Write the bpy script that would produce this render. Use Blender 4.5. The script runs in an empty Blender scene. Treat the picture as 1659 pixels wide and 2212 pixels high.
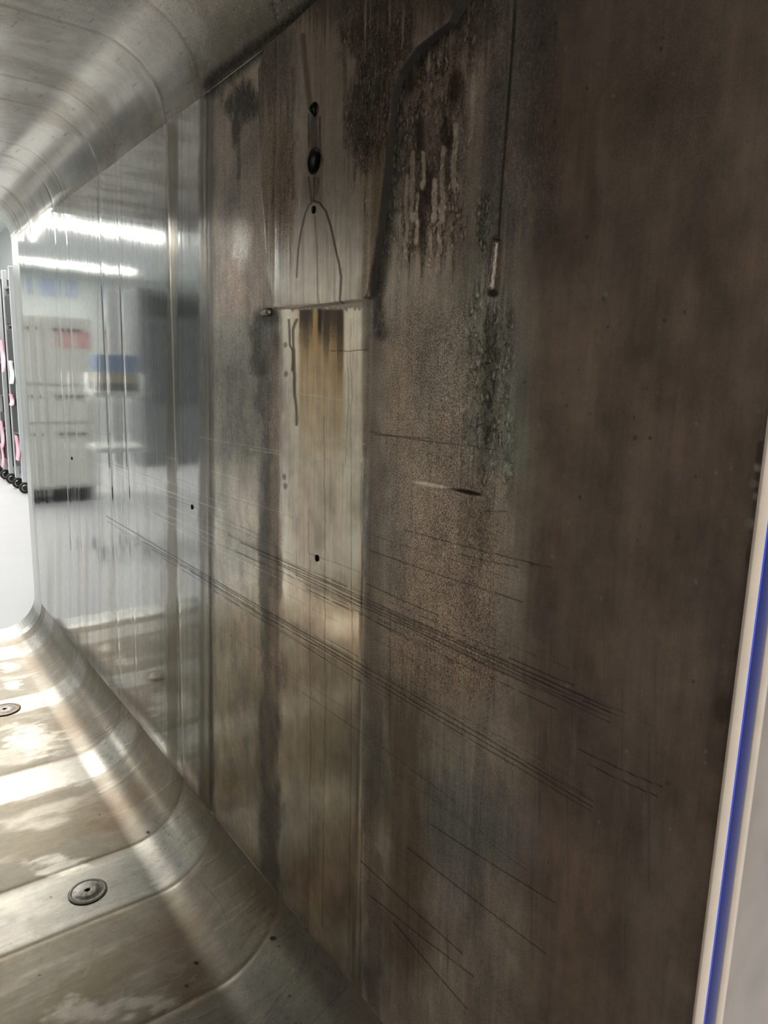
import bpy, math, random
import numpy as np
from mathutils import Matrix, Vector
random.seed(4)
C = bpy.context.scene.collection
SC = bpy.context.scene
H = 1.3                                   # eye height above the room floor

# ---------------------------------------------------------------- camera
R = Matrix(((0.80255476, 0.08770575, -0.59009623),
            (-0.59597296, 0.16242126, -0.78640675),
            (0.02687178, 0.98281587, 0.18262221)))
cd = bpy.data.cameras.new('camera'); cam = bpy.data.objects.new('camera', cd); C.objects.link(cam)
cam.matrix_world = Matrix.Translation((0, 0, H)) @ R.to_4x4()
cd.sensor_fit = 'VERTICAL'; cd.sensor_height = 24.0
cd.lens = 1530.0 / 2212.0 * 24.0
cd.clip_start = 0.01
SC.camera = cam

# ---------------------------------------------------------------- world, exposure
w = bpy.data.worlds.new('world'); SC.world = w; w.use_nodes = True
bg = w.node_tree.nodes['Background']
bg.inputs['Color'].default_value = (1.0, 0.95, 0.90, 1); bg.inputs['Strength'].default_value = 0.77
SC.view_settings.view_transform = 'Standard'; SC.view_settings.look = 'None'
SC.view_settings.gamma = 1.0; SC.view_settings.exposure = 0.52
SC.view_settings.use_curve_mapping = False
LAMP = 10.0                                # emission of the ceiling troffers

# ---------------------------------------------------------------- helpers
def lin(c):
    return tuple(((v/255.0)/12.92 if v/255.0 <= .04045 else ((v/255.0+.055)/1.055)**2.4) for v in c)
def tag(o, label=None, cat=None, group=None, kind=None):
    if label: o['label'] = label
    if cat: o['category'] = cat
    if group: o['group'] = group
    if kind: o['kind'] = kind
    return o
def link(o, parent=None):
    C.objects.link(o)
    if parent: o.parent = parent
    return o
def empty(name, loc=(0, 0, 0)):
    o = bpy.data.objects.new(name, None); o.location = loc; o.empty_display_size = .05
    return link(o)
def mat(name, col, rough=.5, metal=0.0, emit=None, estr=0, noise=0.0, nscale=30, bump=0.0, coat=0):
    m = bpy.data.materials.new(name); m.use_nodes = True
    nt = m.node_tree; b = nt.nodes['Principled BSDF']
    c = lin(col) + (1,)
    b.inputs['Base Color'].default_value = c
    b.inputs['Roughness'].default_value = rough; b.inputs['Metallic'].default_value = metal
    if coat: b.inputs['Coat Weight'].default_value = coat
    if emit:
        b.inputs['Emission Color'].default_value = lin(emit) + (1,); b.inputs['Emission Strength'].default_value = estr
    if noise or bump:
        tc = nt.nodes.new('ShaderNodeTexCoord'); n = nt.nodes.new('ShaderNodeTexNoise')
        n.inputs['Scale'].default_value = nscale; n.inputs['Detail'].default_value = 6
        nt.links.new(tc.outputs['Object'], n.inputs['Vector'])
        mx = nt.nodes.new('ShaderNodeMix'); mx.data_type = 'RGBA'; mx.blend_type = 'MULTIPLY'
        mr = nt.nodes.new('ShaderNodeMapRange'); mr.inputs[1].default_value = .3; mr.inputs[2].default_value = .7
        mr.inputs[3].default_value = 1 - noise; mr.inputs[4].default_value = 1
        nt.links.new(n.outputs[0], mr.inputs[0])
        mx.inputs[0].default_value = 1; mx.inputs[6].default_value = c
        nt.links.new(mr.outputs[0], mx.inputs[7]); nt.links.new(mx.outputs[2], b.inputs['Base Color'])
        if bump:
            bp = nt.nodes.new('ShaderNodeBump'); bp.inputs['Strength'].default_value = bump; bp.inputs['Distance'].default_value = .002
            nt.links.new(n.outputs[0], bp.inputs['Height']); nt.links.new(bp.outputs[0], b.inputs['Normal'])
    return m
class MB:
    def __init__(s): s.v = []; s.f = []; s.sm = []
    def box(s, lo, hi):
        x0, y0, z0 = lo; x1, y1, z1 = hi; n = len(s.v)
        s.v += [(x0,y0,z0),(x1,y0,z0),(x1,y1,z0),(x0,y1,z0),(x0,y0,z1),(x1,y0,z1),(x1,y1,z1),(x0,y1,z1)]
        for q in ((0,3,2,1),(4,5,6,7),(0,1,5,4),(1,2,6,5),(2,3,7,6),(3,0,4,7)):
            s.f.append(tuple(n+i for i in q)); s.sm.append(False)
        return s
    def lathe(s, prof, origin, axis, seg=40):
        """prof: (radius, height) pairs; height runs along axis"""
        a = Vector(axis).normalized(); t = a.orthogonal().normalized(); b = a.cross(t); o = Vector(origin); n = len(s.v)
        for r, h in prof:
            for k in range(seg):
                q = 2*math.pi*k/seg
                s.v.append(tuple(o + a*h + (t*math.cos(q) + b*math.sin(q))*r))
        for i in range(len(prof)-1):
            for k in range(seg):
                k2 = (k+1) % seg
                s.f.append((n+i*seg+k, n+i*seg+k2, n+(i+1)*seg+k2, n+(i+1)*seg+k)); s.sm.append(True)
        return s
    def tube(s, pts, r, seg=12, closed_ends=True):
        P = [Vector(p) for p in pts]; n = len(s.v); m = len(P)
        rr = r if isinstance(r, (list, tuple)) else [r]*m
        up = None
        for i, p in enumerate(P):
            d = (P[min(i+1, m-1)] - P[max(i-1, 0)]).normalized()
            up = d.orthogonal().normalized() if up is None else (up - d*up.dot(d)).normalized()
            b = d.cross(up)
            for k in range(seg):
                q = 2*math.pi*k/seg
                s.v.append(tuple(p + (up*math.cos(q) + b*math.sin(q))*rr[i]))
        for i in range(m-1):
            for k in range(seg):
                k2 = (k+1) % seg
                s.f.append((n+i*seg+k, n+i*seg+k2, n+(i+1)*seg+k2, n+(i+1)*seg+k)); s.sm.append(True)
        if closed_ends:
            s.f.append(tuple(n+k for k in range(seg))[::-1]); s.sm.append(False)
            s.f.append(tuple(n+(m-1)*seg+k for k in range(seg))); s.sm.append(False)
        return s
    def build(s, name, m, parent=None, bevel=0, loc=None):
        me = bpy.data.meshes.new(name); me.from_pydata(s.v, [], s.f)
        me.polygons.foreach_set('use_smooth', s.sm); me.materials.append(m); me.validate()
        o = bpy.data.objects.new(name, me)
        if loc: o.location = loc
        link(o, parent)
        if bevel:
            b = o.modifiers.new('bevel', 'BEVEL'); b.width = bevel; b.segments = 3; b.limit_method = 'ANGLE'
        return o

# ---------------------------------------------------------------- noise (numpy)
def vn(a, b, seed=0):
    """smooth value noise on a lattice, 0..1"""
    r = np.random.RandomState(seed).rand(256, 256)
    ia = np.floor(a).astype(np.int64); ib = np.floor(b).astype(np.int64)
    fa = a - ia; fb = b - ib; fa = fa*fa*(3-2*fa); fb = fb*fb*(3-2*fb)
    ia &= 255; ib &= 255; ja = (ia+1) & 255; jb = (ib+1) & 255
    return (r[ia, ib]*(1-fa)*(1-fb) + r[ja, ib]*fa*(1-fb) + r[ia, jb]*(1-fa)*fb + r[ja, jb]*fa*fb)
def fbm(a, b, seed=0, o=4):
    t = np.zeros_like(a); am = .5; s = 0
    for i in range(o):
        t += am*vn(a*2**i, b*2**i, seed+i); s += am; am *= .55
    return t/s
def sm(e0, e1, x):
    t = np.clip((x-e0)/(e1-e0), 0, 1); return t*t*(3-2*t)

# dirt and the plate outline are placed by image pixels (u, v), baked onto the steel;
# ch() projects a point of the steel through the camera to image pixels
RI = np.array([[R[i][j] for j in range(3)] for i in range(3)])
def to_px(P):
    c = P @ RI
    return 829.5 + 1530*c[..., 0]/(-c[..., 2]), 1106 - 1530*c[..., 1]/(-c[..., 2])

class Paint:
    """attributes of a dense steel mesh: colour, roughness, metal, speckle, bubble, streak masks and height"""
    def __init__(s, U, V, A, B, col, rough):
        s.U, s.V, s.A, s.B = U, V, A, B
        n = U.shape
        s.c = np.empty(n+(3,)); s.c[:] = lin(col)
        s.r = np.full(n, rough); s.m = np.full(n, 1.0)
        s.spk = np.zeros(n); s.bub = np.zeros(n); s.stk = np.zeros(n); s.h = np.zeros(n)
    def put(s, k, col=None, rough=None, metal=None, spk=None, bub=None, stk=None, h=None, idx=...):
        if col is not None: s.c[idx] += (np.array(lin(col)) - s.c[idx])*k[..., None]
        if rough is not None: s.r[idx] += (rough - s.r[idx])*k
        if metal is not None: s.m[idx] += (metal - s.m[idx])*k
        if spk is not None: s.spk[idx] += (spk - s.spk[idx])*k
        if bub is not None: s.bub[idx] += (bub - s.bub[idx])*k
        if stk is not None: s.stk[idx] += (stk - s.stk[idx])*k
        if h is not None: s.h[idx] += h*k
    def ell(s, cx, cy, rx, ry, op=1.0, ang=0.0, edge=.5, ns=0.0, seed=1, **kw):
        """soft ellipse; ns roughens its outline"""
        R_ = max(rx, ry)*(1.6+ns)
        idx = np.where((np.abs(s.U-cx) < R_) & (np.abs(s.V-cy) < R_))
        if len(idx[0]) == 0: return
        u = s.U[idx]-cx; v = s.V[idx]-cy
        if ang:
            t = math.radians(ang); u, v = u*math.cos(t)+v*math.sin(t), -u*math.sin(t)+v*math.cos(t)
        d = np.sqrt((u/rx)**2+(v/ry)**2)
        if ns: d = d + ns*(fbm(s.A[idx]*90, s.B[idx]*45, seed)-.5)*2
        s.put(op*(1-sm(1-edge, 1+edge*.4, d)), idx=idx, **kw)
    def rect(s, x0, x1, y0, y1, op=1.0, ex=8, ey=20, ns=0.0, seed=1, fx=150, fz=12, **kw):
        idx = np.where((s.U > x0-ex*2-ns) & (s.U < x1+ex*2+ns) & (s.V > y0-ey*2-ns*3) & (s.V < y1+ey*2+ns*3))
        if len(idx[0]) == 0: return
        u = s.U[idx]; v = s.V[idx]
        if ns:
            u = u + ns*(fbm(s.A[idx]*fx*.3, s.B[idx]*fz*3, seed)-.5)*2
            v = v + ns*4*(fbm(s.A[idx]*fx*2, s.B[idx]*fz*.3, seed+9)-.5)*2
        k = sm(x0-ex, x0+ex, u)*(1-sm(x1-ex, x1+ex, u))*sm(y0-ey, y0+ey, v)*(1-sm(y1-ey, y1+ey, v))
        s.put(op*k, idx=idx, **kw)
    def line(s, pts, wd, op=1.0, soft=1.0, taper=False, wob=0.0, brk=0.0, seed=3, **kw):
        pts = np.array(pts, float); m = wd+soft+2+abs(wob)
        idx = np.where((s.U > pts[:, 0].min()-m) & (s.U < pts[:, 0].max()+m) & (s.V > pts[:, 1].min()-m) & (s.V < pts[:, 1].max()+m))
        if len(idx[0]) == 0: return
        u = s.U[idx]; v = s.V[idx]
        if wob:
            u = u + wob*(fbm(s.A[idx]*30, s.B[idx]*60, seed)-.5)*2
        d = np.full(u.shape, 1e9); t_ = np.zeros(u.shape); L = 0; seg = np.hypot(*(pts[1:]-pts[:-1]).T); T = seg.sum()
        for i in range(len(pts)-1):
            p = pts[i]; q = pts[i+1]-p; l2 = (q**2).sum()+1e-9
            t = np.clip(((u-p[0])*q[0]+(v-p[1])*q[1])/l2, 0, 1)
            dd = np.hypot(u-p[0]-t*q[0], v-p[1]-t*q[1]); c = dd < d
            d = np.where(c, dd, d); t_ = np.where(c, (L+t*seg[i])/T, t_); L += seg[i]
        ww = wd*(1-.8*np.abs(2*t_-1)**2) if taper else wd
        k = 1-sm(ww-soft*.5, ww+soft, d)
        if brk: k = k*sm(brk-.25, brk+.1, fbm(t_*T*.05, t_*0+seed, seed+5))
        s.put(op*k, idx=idx, **kw)

def grid_mesh(name, P, m, paint, parent=None, keep=None):
    """P: (n, m, 3) grid of points -> one mesh with the paint as attributes"""
    n0, n1 = P.shape[:2]
    me = bpy.data.meshes.new(name)
    i = np.arange(n0*n1).reshape(n0, n1)
    q = np.stack([i[:-1, :-1], i[1:, :-1], i[1:, 1:], i[:-1, 1:]], -1)
    if keep is not None:
        kf = keep[:-1, :-1] & keep[1:, :-1] & keep[1:, 1:] & keep[:-1, 1:]
        q = q[kf]
    q = q.reshape(-1, 4)
    used = np.unique(q); rm = np.zeros(n0*n1, np.int64); rm[used] = np.arange(len(used)); q = rm[q]
    V = P.reshape(-1, 3)[used].astype(np.float32)
    me.vertices.add(len(V)); me.vertices.foreach_set('co', V.ravel())
    me.loops.add(q.size); me.loops.foreach_set('vertex_index', q.ravel().astype(np.int32))
    me.polygons.add(len(q)); me.polygons.foreach_set('loop_start', (np.arange(len(q))*4).astype(np.int32))
    me.polygons.foreach_set('use_smooth', np.ones(len(q), bool))
    me.update()
    p = paint
    a = me.attributes.new('tint', 'FLOAT_COLOR', 'POINT')
    a.data.foreach_set('color', np.concatenate([p.c, p.r[..., None]], -1).reshape(-1, 4)[used].astype(np.float32).ravel())
    a = me.attributes.new('grime', 'FLOAT_COLOR', 'POINT')
    a.data.foreach_set('color', np.stack([p.m, p.spk, p.bub, p.stk], -1).reshape(-1, 4)[used].astype(np.float32).ravel())
    me.materials.append(m)
    o = bpy.data.objects.new(name, me); return link(o, parent)

def steel(name, grain='z', gs=1.0):
    """stained steel: reads the tint and grime attributes, adds grain, speckle, bubbles and streaks"""
    m = bpy.data.materials.new(name); m.use_nodes = True; nt = m.node_tree; N = nt.nodes.new; L = nt.links.new
    b = nt.nodes['Principled BSDF']
    t = N('ShaderNodeAttribute'); t.attribute_name = 'tint'; g = N('ShaderNodeAttribute'); g.attribute_name = 'grime'
    sp = N('ShaderNodeSeparateColor'); L(g.outputs['Color'], sp.inputs[0])
    tc = N('ShaderNodeTexCoord')
    def mapped(s):
        mp = N('ShaderNodeMapping'); mp.inputs['Scale'].default_value = s; L(tc.outputs['Object'], mp.inputs[0]); return mp.outputs[0]
    def noise(vec, sc, det=4, rough=.6):
        n = N('ShaderNodeTexNoise'); n.inputs['Scale'].default_value = sc; n.inputs['Detail'].default_value = det
        n.inputs['Roughness'].default_value = rough; L(vec, n.inputs['Vector']); return n.outputs[0]
    def rng(x, a, b_, c, d):
        r = N('ShaderNodeMapRange'); r.inputs[1].default_value = a; r.inputs[2].default_value = b_
        r.inputs[3].default_value = c; r.inputs[4].default_value = d; L(x, r.inputs[0]); return r.outputs[0]
    def mth(op, x, y=None):
        q = N('ShaderNodeMath'); q.operation = op
        for i, k in enumerate((x, y)):
            if k is None: continue
            if isinstance(k, (int, float)): q.inputs[i].default_value = k
            else: L(k, q.inputs[i])
        return q.outputs[0]
    gv = {'z': (1, 1, .025), 'x': (.025, 1, 1)}[grain]
    iso = mapped((1, 1, 1)); gr = mapped(gv)
    streak = noise(gr, 260*gs, 5, .7); fine = noise(iso, 900, 3, .7); mid = noise(iso, 70, 6, .65)
    # multipliers
    k1 = mth('MULTIPLY', rng(streak, .3, .7, -1, 1), mth('MULTIPLY', g.outputs['Alpha'], .32))
    k2 = mth('MULTIPLY', rng(fine, .42, .62, -1, 1), mth('MULTIPLY', sp.outputs[1], .55))
    k3 = mth('MULTIPLY', rng(mid, .3, .7, -1, 1), .11)
    vo = N('ShaderNodeTexVoronoi'); vo.feature = 'F1'; vo.inputs['Scale'].default_value = 210
    wv = N('ShaderNodeMix'); wv.data_type = 'VECTOR'; wv.inputs[0].default_value = .012
    nz = N('ShaderNodeTexNoise'); nz.inputs['Scale'].default_value = 90; nz.inputs['Detail'].default_value = 5; L(iso, nz.inputs['Vector'])
    st = mapped((1, 1.2, .6)); L(st, wv.inputs[4]); L(nz.outputs['Color'], wv.inputs[5]); L(wv.outputs[1], vo.inputs['Vector'])
    rnd = N('ShaderNodeSeparateColor'); L(vo.outputs['Color'], rnd.inputs[0])
    blob = rng(vo.outputs['Distance'], .14, .42, 1, -.6)
    cell = mth('ADD', mth('MULTIPLY', blob, rng(rnd.outputs[0], .2, .8, .15, 1.0)), rng(noise(iso, 420, 3, .7), .4, .65, -.35, .2))
    k4 = mth('MULTIPLY', cell, mth('MULTIPLY', sp.outputs[2], 1.15))
    tot = mth('ADD', mth('ADD', k1, k2), mth('ADD', k3, k4)); fac = mth('MAXIMUM', mth('ADD', tot, 1.0), .08)
    mx = N('ShaderNodeVectorMath'); mx.operation = 'SCALE'; L(t.outputs['Color'], mx.inputs[0]); L(fac, mx.inputs[3])
    L(mx.outputs[0], b.inputs['Base Color'])
    L(sp.outputs[0], b.inputs['Metallic'])
    ro = mth('ADD', t.outputs['Alpha'], mth('MULTIPLY', rng(streak, .3, .7, -1, 1), .03)); L(ro, b.inputs['Roughness'])
    # relief
    hh = mth('ADD', mth('MULTIPLY', mth('MULTIPLY', streak, g.outputs['Alpha']), .10), mth('ADD', mth('MULTIPLY', mth('MULTIPLY', fine, sp.outputs[1]), .5),
             mth('MULTIPLY', mth('MULTIPLY', cell, sp.outputs[2]), .5)))
    bp = N('ShaderNodeBump'); bp.inputs['Strength'].default_value = .35; bp.inputs['Distance'].default_value = .0006
    L(hh, bp.inputs['Height']); L(bp.outputs[0], b.inputs['Normal'])
    return m

# ---------------------------------------------------------------- sterilizer chamber: the shell
W = 0.36; ZT = 0.320; ZB = -0.610; RAD = 0.085; Y0 = 0.163; Y1 = 1.994
BAND = [0.10, 0.589, 0.9165, 1.244, 1.5715, 1.899]
HW = [0.05, 0.081, 0.060, 0.050, 0.045, 0.05]
def relief(y):
    """jacket weld bands pull flat rings; the sheet between them swells inwards"""
    d = np.zeros_like(y)
    for i in range(len(BAND)-1):
        a = BAND[i]+HW[i]; b = BAND[i+1]-HW[i+1]; t = np.clip((y-a)/(b-a), 0, 1)
        d += (.0005 if i else .0004)*np.sin(math.pi*t)**1.0*((y > a) & (y < b))
    for c, h in zip(BAND, HW):
        for e in (c-h, c+h):
            d += -.0003*np.exp(-((y-e)/.0035)**2)
        t = (y-c)/h; d += .0004*t*(np.abs(t) < 1)*(1-t*t)
    return d
steel_wall = steel('stained_steel_wall', 'z'); steel_floor = steel('stained_steel_floor', 'x', .7)

# ---- right wall
us = np.concatenate([np.arange(36, 1665, 1.7)])
def y_of_u(u):      # wall column where image pixel column u falls at eye height
    r = np.stack([u-829.5, np.full_like(u, 316.), np.full_like(u, -1530.)], -1) @ RI.T
    return r[:, 1]/r[:, 0]*W
ys = y_of_u(us); ys = ys[(ys > Y0) & (ys < Y1)]; ys = np.sort(np.concatenate([ys, [Y0, Y1]]))
zs = np.linspace(ZB, ZT, 1150)
YY, ZZ = np.meshgrid(ys, zs, indexing='ij')
U, V = to_px(np.stack([np.full_like(YY, W), YY, ZZ], -1))
p = Paint(U, V, YY, ZZ, (168, 165, 158), .16)
DG = (88, 82, 75); BR = (92, 74, 56)
# bright far half: clean rolled steel with faint upright streaks
p.rect(-50, 452, -400, 2400, 1, ex=2, col=(192, 192, 188), rough=.085, stk=.25)
p.rect(-50, 330, -100, 2400, 1, ex=2, col=(200, 201, 198), rough=.07, stk=.2)
# dull near half
p.rect(452, 1700, -800, 2600, 1, ex=3, col=(182, 172, 158), rough=.33, metal=.78, stk=.45, spk=.35)
big = fbm(YY*14, ZZ*7, 11); p.put(sm(.35, .7, big)*(U > 452)*.5, col=(152, 139, 124))
big = fbm(YY*9, ZZ*6, 31); p.put(sm(.45, .7, big)*(U > 452)*.4, col=(156, 156, 144))
# smooth brown right part
p.rect(1130, 1700, -800, 2600, 1, ex=60, col=(124, 110, 98), rough=.36, metal=.65, stk=.3, spk=.12)
# panel left of the plate
p.rect(452, 585, 170, 690, .8, ex=5, ey=6, col=(168, 155, 143), spk=.7, rough=.34, metal=.8)
p.rect(456, 575, 560, 686, .5, ex=5, ey=30, col=(174, 157, 144))
p.line([(456, 520), (456, 688), (556, 692)], 3, .6, 3, col=(158, 150, 136))
p.ell(520, 520, 24, 60, .8, edge=.9, ns=.25, col=(222, 218, 208), rough=.2)
p.rect(458, 600, 692, 1000, .6, ex=10, ey=10, col=(158, 156, 146), spk=.5, bub=.35)
# the clean upright strip under the plate and its dark flanks
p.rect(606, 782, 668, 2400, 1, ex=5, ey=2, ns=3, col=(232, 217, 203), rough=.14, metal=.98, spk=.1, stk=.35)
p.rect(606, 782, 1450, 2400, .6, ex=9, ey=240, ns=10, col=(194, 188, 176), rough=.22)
p.rect(560, 600, 690, 2000, .75, ex=13, ey=40, ns=22, col=(104, 97, 90), spk=.8, rough=.42, metal=.6)
p.rect(586, 612, 760, 1500, .55, ex=6, ey=60, ns=10, seed=5, col=(178, 154, 138), spk=.9)
p.rect(787, 824, 640, 2300, .75, ex=9, ey=40, ns=16, seed=7, col=(116, 106, 96), spk=.7, rough=.42, metal=.6)
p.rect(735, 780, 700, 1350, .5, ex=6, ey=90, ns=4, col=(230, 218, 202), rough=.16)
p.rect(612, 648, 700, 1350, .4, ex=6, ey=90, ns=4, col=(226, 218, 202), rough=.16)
p.rect(462, 560, 1020, 1900, .85, ex=6, ey=110, ns=8, seed=77, col=(196, 186, 170), rough=.15, spk=.35, metal=.95)  # paler colour stands in for the room's cream reflection low on the panel
# far narrow band marks by the seam
p.rect(362, 384, 250, 1800, .8, ex=3, ey=60, ns=3, col=(122, 114, 92), rough=.2, stk=.6)
p.rect(430, 462, 180, 1900, .8, ex=5, ey=40, ns=4, col=(112, 106, 98), rough=.3, stk=.8, spk=.4)
p.line([(449, 180), (447, 520), (455, 1000), (457, 1800)], 2, .5, 2.5, wob=2, brk=.3, col=(92, 82, 68), rough=.45, h=-.0003)
p.line([(445, 180), (441, 520), (449, 1000), (451, 1800)], 1.5, .4, 2, col=(170, 160, 140), rough=.2, h=.0003)
for x in (120, 148, 211, 262, 358, 372, 384, 392):
    p.line([(x, 180), (x+3, 1000), (x+6, 1800)], .9, .35, 1.2, col=(138, 134, 124), h=-.00012)
# upright runs in the far half, strongest low down
rs = np.random.RandomState(8)
for k in range(46):
    x = rs.uniform(90, 450); y0 = rs.uniform(1090, 1250); wd = rs.uniform(2, 9)
    c = [(214, 212, 204), (150, 146, 132), (168, 160, 140), (140, 138, 130)][rs.randint(4)]
    p.rect(x, x+wd, y0, y0+rs.uniform(180, 620), rs.uniform(.2, .55), ex=3, ey=60, ns=2, seed=k, col=c, rough=rs.uniform(.1, .2))
# grainy ground right of the strip
p.rect(826, 1080, 660, 1500, .9, ex=30, ey=60, ns=22, seed=13, col=(172, 156, 139), spk=1.0, rough=.36, metal=.72, bub=.15)
p.rect(830, 1000, 1000, 1460, .5, ex=40, ey=80, ns=24, seed=14, col=(182, 166, 150), spk=1.0)
p.rect(900, 1030, 600, 900, .6, ex=30, ey=60, ns=20, seed=15, col=(150, 147, 136))
# greenish run below the pin
p.rect(1010, 1110, 640, 1040, .75, ex=14, ey=30, ns=26, seed=16, col=(134, 132, 120), bub=.8, spk=.3, metal=.5)
p.rect(1090, 1132, 800, 1050, .6, ex=8, ey=14, ns=18, seed=17, col=(144, 147, 134), rough=.42)
p.rect(1040, 1075, 680, 960, .55, ex=8, ey=40, ns=14, seed=18, col=(84, 82, 68), bub=.8)
p.rect(1000, 1060, 1000, 1200, .4, ex=10, ey=40, ns=18, seed=19, col=(104, 92, 76), bub=.5, spk=.6)
# caked dirt: top, shoulders, drips
p.rect(740, 1060, -600, 140, .85, ex=30, ey=60, ns=30, seed=20, col=(78, 70, 60), rough=.55, metal=.4, bub=.7, spk=.4)
p.rect(860, 1010, 110, 560, .8, ex=16, ey=40, ns=22, seed=21, col=(104, 92, 80), rough=.5, metal=.5, bub=.9, spk=.3)
for (x, y, rx, ry) in ((908, 290, 13, 62), (964, 290, 15, 66), (925, 400, 24, 60), (985, 190, 22, 50), (905, 480, 18, 60), (890, 180, 20, 34)):
    p.ell(x, y, rx, ry, .9, edge=.7, ns=.5, seed=int(x), col=(46, 33, 22), rough=.4, metal=.3)
for (x, y0, y1, wd) in ((893, 330, 470, 7), (915, 330, 400, 6), (930, 500, 588, 6), (949, 480, 580, 6), (880, 380, 590, 6), (862, 460, 650, 4), (958, 320, 470, 8), (984, 270, 400, 9), (868, 560, 590, 6), (940, 390, 470, 8), (902, 420, 520, 6)):
    p.line([(x, y0), (x-2, y1)], wd*.6, .9, 2, wob=7, seed=int(x), col=(172, 160, 144), rough=.4, bub=.35)
    p.ell(x-2, y1, wd*.9, wd*1.8, .9, edge=.5, ns=.3, seed=int(x), col=(176, 164, 148), bub=.1)
p.rect(985, 1100, 250, 640, .5, ex=20, ey=60, ns=20, seed=23, col=(112, 110, 102), spk=.4)
p.rect(1040, 1200, -600, 520, .6, ex=20, ey=80, ns=26, seed=24, col=(92, 86, 82), bub=.35, spk=.4, rough=.45, metal=.6)
p.rect(1030, 1062, 420, 560, .6, ex=8, ey=30, ns=10, seed=25, bub=1.0, col=(134, 130, 116))
p.line([(1118, -200), (1110, 60), (1096, 250), (1084, 400), (1078, 515)], 3.0, .8, 4, col=(52, 48, 44), h=-.0006)
p.line([(1108, 0), (1086, 250), (1070, 510)], 3, .35, 5, col=(140, 134, 124), h=.0005)
p.line([(1072, 520), (1068, 570), (1064, 628)], 12, .75, 8, wob=4, col=(66, 52, 36), spk=.4, metal=.4)
p.ell(1066, 634, 14, 10, .9, edge=.5, col=(26, 20, 16))
p.line([(1068, 516), (1081, 519)], 1.5, .9, 1.2, col=(20, 16, 14), h=-.0006)
# dark band along the plate's right edge, corner weld under the ceiling
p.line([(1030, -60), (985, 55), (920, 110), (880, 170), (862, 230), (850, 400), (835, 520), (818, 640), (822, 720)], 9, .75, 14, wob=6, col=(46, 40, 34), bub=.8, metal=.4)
p.line([(450, 190), (470, 172), (640, 45), (720, -20)], 12, .9, 22, wob=10, col=(30, 26, 21), bub=.9, metal=.3, rough=.6)
p.ell(530, 220, 42, 46, .85, edge=.5, ns=.55, seed=40, col=(44, 38, 31), bub=1.0, metal=.3)
p.ell(512, 275, 16, 40, .8, edge=.5, ns=.5, seed=41, col=(40, 36, 30), bub=.8, metal=.3)
p.line([(516, 300), (519, 350), (514, 385)], 3.5, .6, 4, wob=5, col=(64, 66, 52))
p.line([(588, 690), (560, 690), (552, 720), (560, 800)], 10, .7, 14, wob=8, col=(54, 52, 48), bub=.5)
p.ell(574, 678, 30, 18, .7, edge=.7, ns=.3, seed=42, col=(46, 43, 38))
mott = fbm(YY*46, ZZ*26, 71, 5); p.c *= (1+(U > 452)*(mott-.5)*.85)[..., None]
mott = fbm(YY*12, ZZ*9, 75, 4); p.c *= 1+(U > 452)[..., None]*(mott-.5)[..., None]*np.array([.6, .42, .3])
# light run and blotches to the right
p.ell(1302, 350, 18, 84, .6, edge=.8, ns=.25, seed=43, col=(134, 134, 122))
p.ell(1270, 300, 160, 170, .4, edge=.9, ns=.4, seed=44, col=(122, 104, 84))
p.ell(1440, 200, 140, 260, .35, edge=.9, ns=.4, seed=45, col=(96, 88, 74), spk=.5)
p.ell(1210, 490, 110, 60, .4, edge=.9, ns=.4, seed=46, col=(86, 84, 72))
p.rect(1120, 1150, 380, 900, .4, ex=9, ey=60, ns=14, seed=47, col=(136, 132, 122))
for k in range(90):
    x = rs.uniform(1130, 1620); y = rs.uniform(40, 1900); r = rs.uniform(1.5, 5)
    c = (58, 46, 36) if rs.rand() < .6 else (148, 142, 132)
    p.ell(x, y, r, r*1.2, rs.uniform(.25, .7), edge=.6, col=c)
# low right: brown smear, pale runs
p.rect(838, 920, 1480, 2100, .7, ex=18, ey=90, ns=22, seed=50, col=(124, 108, 90), stk=.5)
p.rect(930, 1060, 1660, 1930, .4, ex=14, ey=40, ns=30, seed=51, col=(138, 138, 140), stk=1.0, spk=.5)
p.rect(1060, 1160, 1740, 1860, .35, ex=14, ey=40, ns=26, seed=52, col=(136, 136, 140), stk=1.0)
for k in range(60):
    x = rs.uniform(835, 1450); y0 = rs.uniform(1300, 2000)
    p.rect(x, x+rs.uniform(1, 5), y0, y0+rs.uniform(80, 400), rs.uniform(.1, .35), ex=2, ey=40, ns=2, seed=k,
           col=[(150, 146, 140), (66, 62, 56), (104, 84, 70)][rs.randint(3)])
# dark band and pale spots beside the front rim
p.line([(1652, 1000), (1640, 1120), (1622, 1290), (1600, 1400), (1590, 1480)], 9, .9, 4, wob=3, col=(40, 30, 20), rough=.5, metal=.3)
p.line([(1646, 960), (1634, 1080), (1618, 1230), (1600, 1380), (1584, 1500), (1570, 1640)], 7, .8, 5, wob=6, col=(44, 33, 22), rough=.5, metal=.3)
p.ell(1560, 1530, 20, 40, .7, edge=.6, ns=.3, col=(52, 40, 26), metal=.3)
p.rect(1540, 1575, 1760, 1960, .5, ex=8, ey=60, ns=12, col=(80, 66, 40))
for (x, y, r) in ((1634, 1010, 7), (1626, 1045, 9), (1632, 1072, 8), (1618, 1130, 10), (1640, 888, 5), (1505, 915, 4)):
    p.ell(x, y, r, r*1.3, .7, edge=.6, ns=.4, seed=int(y), col=(140, 134, 122))
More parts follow.
